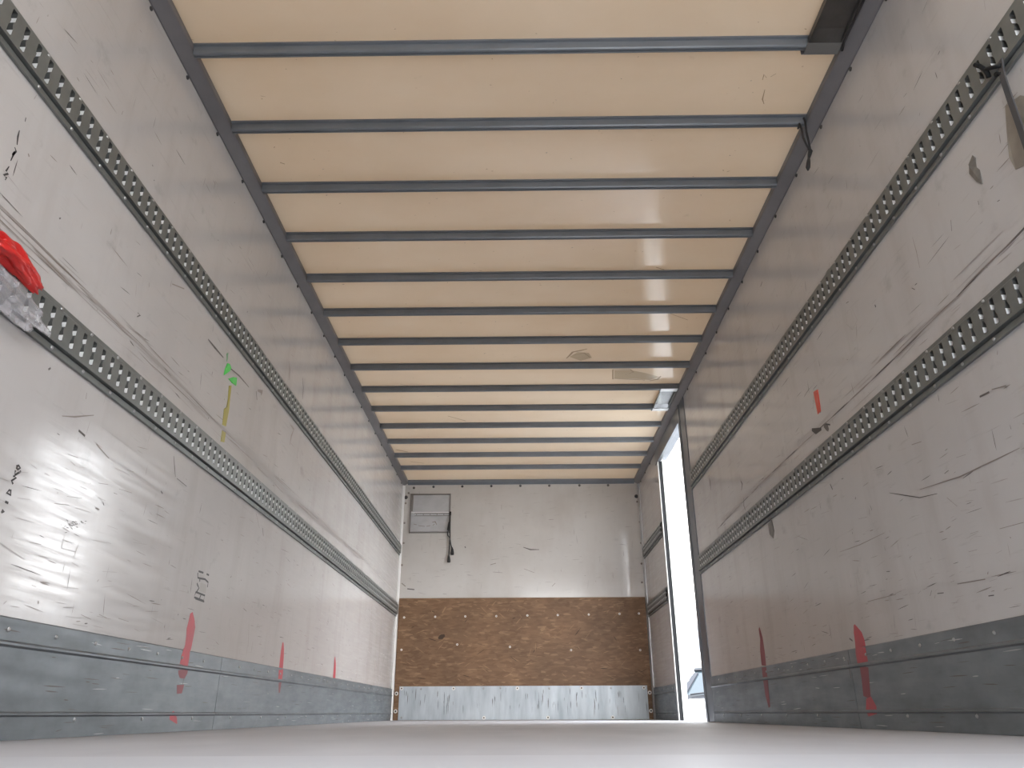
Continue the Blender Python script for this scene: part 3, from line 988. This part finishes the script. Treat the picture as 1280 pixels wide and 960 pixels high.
root = empty('pull_cord', (0.497, D-0.022, 1.43), 'black pull cord with two tassel ends hanging below the grey hatch', 'cord')
mb = MB()
mb.tube([(0.502, D-0.031, 1.93), (0.500, D-0.030, 1.85), (0.490, D-0.030, 1.77), (0.480, D-0.026, 1.735), (0.482, D-0.018, 1.71), (0.500, D-0.018, 1.69), (0.515, D-0.018, 1.62), (0.528, D-0.018, 1.58)], 0.0055)
mb.tube([(0.502, D-0.031, 1.93), (0.503, D-0.028, 1.80), (0.504, D-0.018, 1.70), (0.502, D-0.018, 1.60), (0.499, D-0.018, 1.51)], 0.0055)
mb.tube([(0.497, D-0.036, 1.84), (0.490, D-0.036, 1.76)], [0.010, 0.016])
mb.build('cord', M_CORD, root, smooth=True)
for (x, z) in ((0.529, 1.59), (0.497, 1.515)):
    mb = MB()
    mb.tube([(x, D-0.018, z), (x+0.002, D-0.018, z-0.025), (x+0.003, D-0.018, z-0.058), (x+0.003, D-0.018, z-0.075)], [0.006, 0.012, 0.017, 0.016], n=10)
    mb.build('tassel', M_CORD, root, smooth=True)

# ------------------------------------------------------------------ metal plates under the bows
def plate_between(k0, k1, xa, xb, mats, label, wire=False):
    ya, yb = BOW0+k0*BOWS, BOW0+k1*BOWS
    zf = ZB-0.0155
    root = empty('mounting_plate', ((xa+xb)/2, (ya+yb)/2, zf), label, 'metal plate')
    pf = [(ya-0.026, zf), (ya+0.026, zf), (ya+0.05, zf+0.016), (yb-0.075, zf+0.016), (yb-0.026, zf), (yb+0.026, zf)]
    prof = pf + [(y, z-0.002) for y, z in pf[::-1]]
    mb_ = MB()
    mb_.prism(prof, 0, xa, xb, 0)
    mb_.build('tray', mats[0], root, bevel=0.001)
    for y, nm in ((yb, 'flange'), (ya, 'flange')):
        m2 = MB()
        m2.box((xa-0.004, y-0.027, zf-0.0045), (xb+0.004, y+0.020, zf-0.0021), 0)
        m2.box((xa-0.012, y+0.0205, zf-0.0045), (xb+0.006, y+0.0235, zf+0.020), 1)
        m2.build(nm, [mats[1], mats[2]], root)
    for x in (xa, xb):
        m2 = MB()
        m2.box((x-0.002, ya+0.03, zf-0.002), (x+0.002, yb-0.03, zf+0.020), 0)
        m2.build('side_rim', mats[3], root)
    if wire:
        m2 = MB()
        m2.tube([(xb+0.012, ya+0.05, zf+0.006), (xb+0.010, (ya+yb)/2, zf+0.004), (xb+0.008, yb-0.08, zf), (xb+0.007, yb-0.03, zf-0.004), (xb+0.010, yb+0.0, zf-0.012)], 0.005)
        tag(m2.build('wire', M_CORD, root, smooth=True), 'black wire')
    return root


plate_between(-1, 0, 2.265, 2.380, (M_DARKTRAY, M_DARKLIP, M_TRIM, M_DARKTRAY), 'dark brown sheet metal plate at the top right, nearest the open rear', True)
plate_between(8, 9, 2.268, 2.382, (M_TRAY, M_ALU, M_ALU, M_RAIL), 'small shiny sheet metal plate under the roof above the side door')

# ------------------------------------------------------------------ cord loop on the second bow
root = empty('cord_loop', (2.385, BOW0+BOWS, 2.06), 'black cord loop with a knotted end dangling from a roof bow at right', 'cord')
yb = BOW0+BOWS
A = [at(1002, 161, 1, yb-0.022), at(1004, 172, 1, yb-0.022), at(1008, 181, 1, yb-0.020), at(1012, 188, 1, yb-0.018)]
B = [at(1006.5, 152, 1, yb-0.022), at(1008, 165, 1, yb-0.024), at(1011, 178, 1, yb-0.020), at(1013, 188, 1, yb-0.018)]
mb = MB()
top = [Vector((A[0].x, yb-0.012, ZB-0.016)), Vector((A[0].x+0.004, yb+0.016, ZB-0.015)), Vector((B[0].x, yb+0.016, ZB+0.004)), Vector((B[0].x, yb-0.018, ZB+0.008))]
mb.tube(A[::-1] + [A[0].lerp(top[0], 0.6)] + top[:1] + [top[1]] + [top[2]] + [top[3]] + B, 0.0042)
mb.build('loop', M_CORD, root, smooth=True)
mb = MB()
mb.tube([at(1012, 186, 1, yb-0.018), at(1013, 189, 1, yb-0.018), at(1012, 193, 1, yb-0.018), at(1011, 198, 1, yb-0.018)], [0.005, 0.009, 0.008, 0.005], n=10)
mb.tube([at(1011, 197, 1, yb-0.018), at(1010.5, 203, 1, yb-0.018), at(1010, 209, 1, yb-0.018), at(1010, 213, 1, yb-0.018)], [0.005, 0.008, 0.009, 0.003], n=10)
mb.build('knot', M_CORD, root, smooth=True)

# ------------------------------------------------------------------ strap hooked into the right upper rail
root = empty('rubber_strap', (W-0.03, 1.47, 1.1), 'dark rubber strap hanging from the upper rail on the right wall', 'strap')
mb = MB()
pts = [at(1250, 76, 0, W-0.026), at(1252, 88, 0, W-0.030), at(1254, 98, 0, W-0.030), at(1262, 122, 0, W-0.020), at(1272, 150, 0, W-0.016), at(1284, 185, 0, W-0.014), at(1310, 260, 0, W-0.014)]
wd = 0.018
vs, fs = [], []
for p in pts:
    for dx, dy in ((0.002, -wd/2), (0.002, wd/2), (-0.002, wd/2), (-0.002, -wd/2)):
        vs.append((p.x+dx, p.y+dy, p.z))
for i in range(len(pts)-1):
    for k in range(4):
        fs.append([4*i+k, 4*i+(k+1) % 4, 4*i+4+(k+1) % 4, 4*i+4+k])
fs += [[3, 2, 1, 0], [4*len(pts)-4+k for k in range(4)]]
mb.add(vs, fs)
mb.build('strap', M_STRAP, root)
mb = MB()
mb.tube([at(1219, 81, 0, W-0.027), at(1225, 83, 0, W-0.027), at(1231, 87, 0, W-0.028), at(1235, 93, 0, W-0.029), at(1236, 97, 0, W-0.027)], 0.006)
mb.tube([at(1231, 87, 0, W-0.028), at(1242, 84, 0, W-0.033), at(1251, 82, 0, W-0.031)], 0.005)
mb.tube([at(1245, 93, 0, W-0.024), at(1249, 92, 0, W-0.026), at(1253, 92, 0, W-0.028)], 0.006)
tag(mb.build('hook', M_RUBBER, root, smooth=True), 'black hook')

# ------------------------------------------------------------------ tapes and stickers
def sticker(name, axis, v, nrm, px, m, label, cat, group=None, thick=0.0012):
    P = [at(x, y, axis, v) for x, y in px]
    n = Vector(nrm)
    c = sum(P, Vector())/len(P)
    mb_ = MB()
    k = len(P)
    vs = [p + n*0.0003 for p in P] + [p + n*(0.0003+thick + (0.002 if i % 3 == 1 else 0)) for i, p in enumerate(P)]
    fs = [[i, (i+1) % k, k+(i+1) % k, k+i] for i in range(k)] + [list(range(k))[::-1], list(range(k, 2*k))]
    mb_.add([Vector(q)-c for q in vs], fs)
    o = mb_.build(name, m)
    o.location = c
    return tag(o, label, cat, group)


LN, RN = (1, 0, 0), (-1, 0, 0)
G_GREEN = 'green tape scraps on the left wall'
sticker('tape_scrap', 0, 0, LN, [(284, 454), (286.5, 455), (289, 460), (287, 464), (283, 466.5), (279.5, 469), (281, 461)], M_GREEN, 'bright green tape scrap on the left wall, upper of two', 'tape', G_GREEN)
sticker('tape_scrap', 0, 0, LN, [(285, 473.5), (291, 471.5), (296, 472), (295, 482.5), (290, 479)], M_GREEN, 'bright green tape scrap on the left wall, lower of two', 'tape', G_GREEN)
sticker('tape_strip', 0, 0, LN, [(283, 442), (284.5, 441), (284.5, 449), (283, 452)], mat('faded_green_tape', (0.22, 0.40, 0.24), 0.5), 'thin faded green tape sliver above the green scraps', 'tape')
sticker('tape_strip', 0, 0, LN, [(286, 482), (288.5, 482), (288, 493), (287, 502), (285.5, 511), (286, 513), (282.5, 532), (281.5, 533), (277.5, 531), (280, 511), (283, 509), (284.5, 500)], M_YELLOW,
        'long dull yellow tape strip below the green scraps', 'tape')
sticker('tape_strip', 0, 0, LN, [(277.5, 538), (281.5, 541), (280, 553), (275.5, 552)], M_YELLOW, 'short dull yellow tape piece just above the lower left rail', 'tape')
sticker('tape_strip', 0, W, RN, [(1017, 490), (1022.5, 487), (1026.5, 514), (1022.5, 518)], M_ORANGE, 'orange-red tape strip on the right wall above a dark blotch', 'tape')
sticker('torn_tape', 0, W, RN, [(1257, 133), (1266, 127), (1276, 119), (1290, 122), (1296, 190), (1284, 206), (1270, 212), (1263, 196), (1259, 165)], M_BEIGE, 'large torn beige sticker behind the hanging strap on the right wall', 'sticker')
sticker('torn_tape', 0, W, RN, [(1216, 194), (1220, 197), (1221, 209), (1225, 212), (1229, 230), (1221, 227), (1212, 217), (1213, 208), (1211, 206)], M_GREYTAPE, 'small torn grey tape remnant on the right wall near the strap', 'tape')
sticker('torn_tape', 0, W, RN, [(960, 655), (965, 650), (968, 664), (967, 673), (963, 668)], M_GREYTAPE, 'torn grey tape tongue hanging below the lower right rail', 'tape')

# ------------------------------------------------------------------ red bag and clear film stuffed behind the left rail
def crumple(c, rad, amp, freq, seed, sub=5, cut=None):
    bm = bmesh.new()
    bmesh.ops.create_icosphere(bm, subdivisions=sub, radius=1.0)
    for v in bm.verts:
        p = v.co.copy()
        q = p*freq + Vector((seed, seed*1.7, seed*0.3))
        d = 1.0 + amp*(noise.ridged_multi_fractal(q, 0.9, 2.1, 4, 1.0, 2.0)-1.0)*0.5 + amp*0.8*noise.noise(p*1.6+Vector((seed, 0, 0)))
        v.co = Vector((c[0]+p.x*rad[0]*d, c[1]+p.y*rad[1]*d, c[2]+p.z*rad[2]*d + 0))
        v.co.x = max(v.co.x, 0.004)
    return bm


def bm_obj(bm, name, m, smooth=True):
    me = bpy.data.meshes.new(name)
    bm.to_mesh(me)
    bm.free()
    me.materials.append(m)
    if smooth:
        me.polygons.foreach_set('use_smooth', [True]*len(me.polygons))
    o = bpy.data.objects.new(name, me)
    COL.objects.link(o)
    return o


bm = crumple((0.054, 1.465, 1.030), (0.028, 0.105, 0.021), 0.62, 1.15, 3.1)
for v in bm.verts:      # slumps towards the front
    v.co.z -= max(0.0, v.co.y-1.45)*0.20
    v.co.x = max(v.co.x, 0.0195)
tag(bm_obj(bm, 'red_bag', M_REDBAG), 'crumpled red plastic bag resting on the lower left rail', 'bag')
bm = crumple((0.046, 1.495, 0.946), (0.024, 0.150, 0.034), 0.55, 1.5, 7.7)
for v in bm.verts:
    v.co.z -= (v.co.y-1.485)*0.10
    v.co.x = max(v.co.x, 0.0195)
tag(bm_obj(bm, 'plastic_bag', M_FILM), 'crumpled clear plastic bag draped over the lower left rail under the red one', 'bag')

# ------------------------------------------------------------------ outside the side door
mb = MB()
mb.box((-60, -60, GZ-0.2), (80, 120, GZ), 0)
struct(mb, 'ground', [M_GROUND])

root = empty('building', (12, 42, GZ), 'pale white building far outside the side door', 'building')
mb = MB()
mb.box((2, 42, GZ), (30, 52, 5.2), 0)
mb.build('facade', M_FACADE, root)
mb = MB()
mb.box((1.7, 41.7, 5.2), (30.3, 52.3, 5.5), 0)
mb.build('roof', M_FACADE, root)
for r in range(2):
    for c in range(9):
        m2 = MB()
        xx, zz = 3.2+c*2.9, 0.5+r*2.5
        m2.box((xx, 41.96, zz), (xx+1.5, 42.02, zz+1.3), 0)
        m2.box((xx-0.08, 41.93, zz-0.1), (xx+1.58, 42.0, zz-0.02), 1)
        m2.box((xx+0.72, 41.94, zz), (xx+0.78, 41.97, zz+1.3), 1)
        m2.build('window', [M_BLDWIN, M_FACADE], root)

# white van parked outside
ang = math.radians(35)
hx, hy = -math.sin(ang), -math.cos(ang)
lx, ly = -hy, hx
anchor = at(861.5, 873, 1, 14.0)
ORG = Vector((anchor.x, anchor.y, GZ)) - Vector((hx, hy, 0))*1.25 + Vector((lx, ly, 0))*0.55
CZ = anchor.z - GZ          # height of the foot of the windscreen
root = empty('van', ORG, 'white van parked outside the side door, seen over its bonnet', 'van')


def V(s, t, z):
    return ORG + Vector((hx, hy, 0))*s + Vector((lx, ly, 0))*t + Vector((0, 0, z))


def loft(stations, m, name, bevel=0.0, smooth=True):
    """stations: (s, [(half width, z), ...]) mirrored rings joined along the van"""
    mb_ = MB()
    vs = []
    n = len(stations[0][1])
    for s, ring in stations:
        vs += [V(s, t, z) for t, z in ring] + [V(s, -t, z) for t, z in ring[::-1]]
    fs = []
    k = 2*n
    for i in range(len(stations)-1):
        for j in range(k):
            fs.append([i*k+j, i*k+(j+1) % k, (i+1)*k+(j+1) % k, (i+1)*k+j])
    fs += [list(range(k))[::-1], [(len(stations)-1)*k+j for j in range(k)]]
    mb_.add(vs, fs)
    return mb_.build(name, m, root, smooth=smooth, bevel=bevel)


TZ = CZ + 0.40
loft([(-2.45, [(0.80, 0.35), (0.86, 0.8), (0.84, CZ), (0.72, TZ+0.02), (0.5, TZ+0.08)]),
      (-2.3, [(0.86, 0.30), (0.90, 0.8), (0.88, CZ), (0.76, TZ+0.05), (0.5, TZ+0.12)]),
      (0.0, [(0.88, 0.28), (0.92, 0.8), (0.89, CZ), (0.77, TZ+0.05), (0.5, TZ+0.13)]),
      (0.62, [(0.88, 0.28), (0.92, 0.8), (0.88, CZ), (0.72, TZ+0.0), (0.5, TZ+0.05)]),
      (1.20, [(0.88, 0.28), (0.92, 0.8), (0.86, CZ-0.08), (0.76, CZ-0.02), (0.5, CZ+0.01)]),
      (1.55, [(0.87, 0.28), (0.90, 0.8), (0.84, CZ-0.14), (0.72, CZ-0.07), (0.45, CZ-0.03)]),
      (2.15, [(0.84, 0.30), (0.86, 0.75), (0.78, CZ-0.34), (0.66, CZ-0.25), (0.4, CZ-0.22)]),
      (2.40, [(0.70, 0.35), (0.74, 0.65), (0.68, 0.85), (0.55, CZ-0.42), (0.3, CZ-0.40)])], M_CAR, 'body')


def panel(pts, m, name, n, th=0.012, lab=None):
    mb_ = MB()
    P = [V(*p) for p in pts]
    nn = (P[1]-P[0]).cross(P[2]-P[0]).normalized()*n
    k = len(P)
    mb_.add([p+nn*0.004 for p in P] + [p+nn*(0.004+th) for p in P], [[i, (i+1) % k, k+(i+1) % k, k+i] for i in range(k)] + [list(range(k))[::-1], list(range(k, 2*k))])
    o = mb_.build(name, m, root)
    if lab:
        o['label'] = lab
    return o


panel([(1.235, -0.70, CZ+0.03), (1.235, 0.70, CZ+0.03), (0.64, 0.64, TZ+0.05), (0.64, -0.64, TZ+0.05)], M_CARGLASS, 'windscreen', 1, 0.02)
panel([(0.68, -0.66, TZ+0.045), (0.68, 0.66, TZ+0.045), (0.62, 0.66, TZ+0.085), (0.62, -0.66, TZ+0.085)], M_CARDARK, 'roof_edge', 1, 0.03)
panel([(1.34, -0.76, CZ-0.02), (1.34, 0.76, CZ-0.02), (1.22, 0.74, CZ+0.045), (1.22, -0.74, CZ+0.045)], M_CARDARK, 'cowl', 1, 0.015)
panel([(1.22, -0.70, CZ+0.05), (1.20, -0.60, CZ+0.06), (0.72, -0.56, TZ-0.01), (0.72, -0.64, TZ-0.01)], M_CARGREY, 'windscreen_pillar', 1, 0.045, 'dark windscreen pillar')
panel([(0.92, -0.36, TZ-0.12), (0.92, 0.0, TZ-0.12), (0.84, 0.0, TZ-0.05), (0.84, -0.36, TZ-0.05)], M_CARGREY, 'sun_visor', 1, 0.05)
for t in (-0.5, 0.15):
    mb = MB()
    mb.tube([V(1.30, t, CZ+0.06), V(1.22, t+0.28, CZ+0.09), V(1.16, t+0.55, CZ+0.10)], 0.012)
    mb.build('wiper', M_CARDARK, root)
for sg in (-1, 1):
    panel([(0.95, sg*0.895, CZ+0.02), (0.45, sg*0.80, TZ-0.02), (-0.3, sg*0.80, TZ), (-0.3, sg*0.90, CZ+0.02)], M_CARGLASS, 'side_window', -sg, 0.01)
    mb = MB()
    mb.tube([V(1.0, sg*0.90, CZ+0.05), V(1.02, sg*1.0, CZ+0.08), V(1.02, sg*1.12, CZ+0.10)], [0.03, 0.09, 0.08], n=10)
    mb.build('wing_mirror', M_CARDARK, root, smooth=True)
    panel([(2.20, sg*0.84, 0.72), (2.41, sg*0.62, 0.72), (2.38, sg*0.62, 0.92), (2.16, sg*0.80, 0.95)], M_WASHER, 'headlight', -sg if True else sg, 0.015)
    for s in (1.55, -1.5):
        wb = MB()
        c = V(s, sg*0.74, 0.33)
        wb.cyl(c, Vector((lx, ly, 0))*sg, 0.33, 0.20, n=24)
        w_ = wb.build('wheel', M_RUBBER, root)
        hb = MB()
        hb.cyl(c+Vector((lx, ly, 0))*sg*0.2, Vector((lx, ly, 0))*sg, 0.20, 0.012, n=20, dome=0.02)
        hb.build('hubcap', M_ALU, w_)
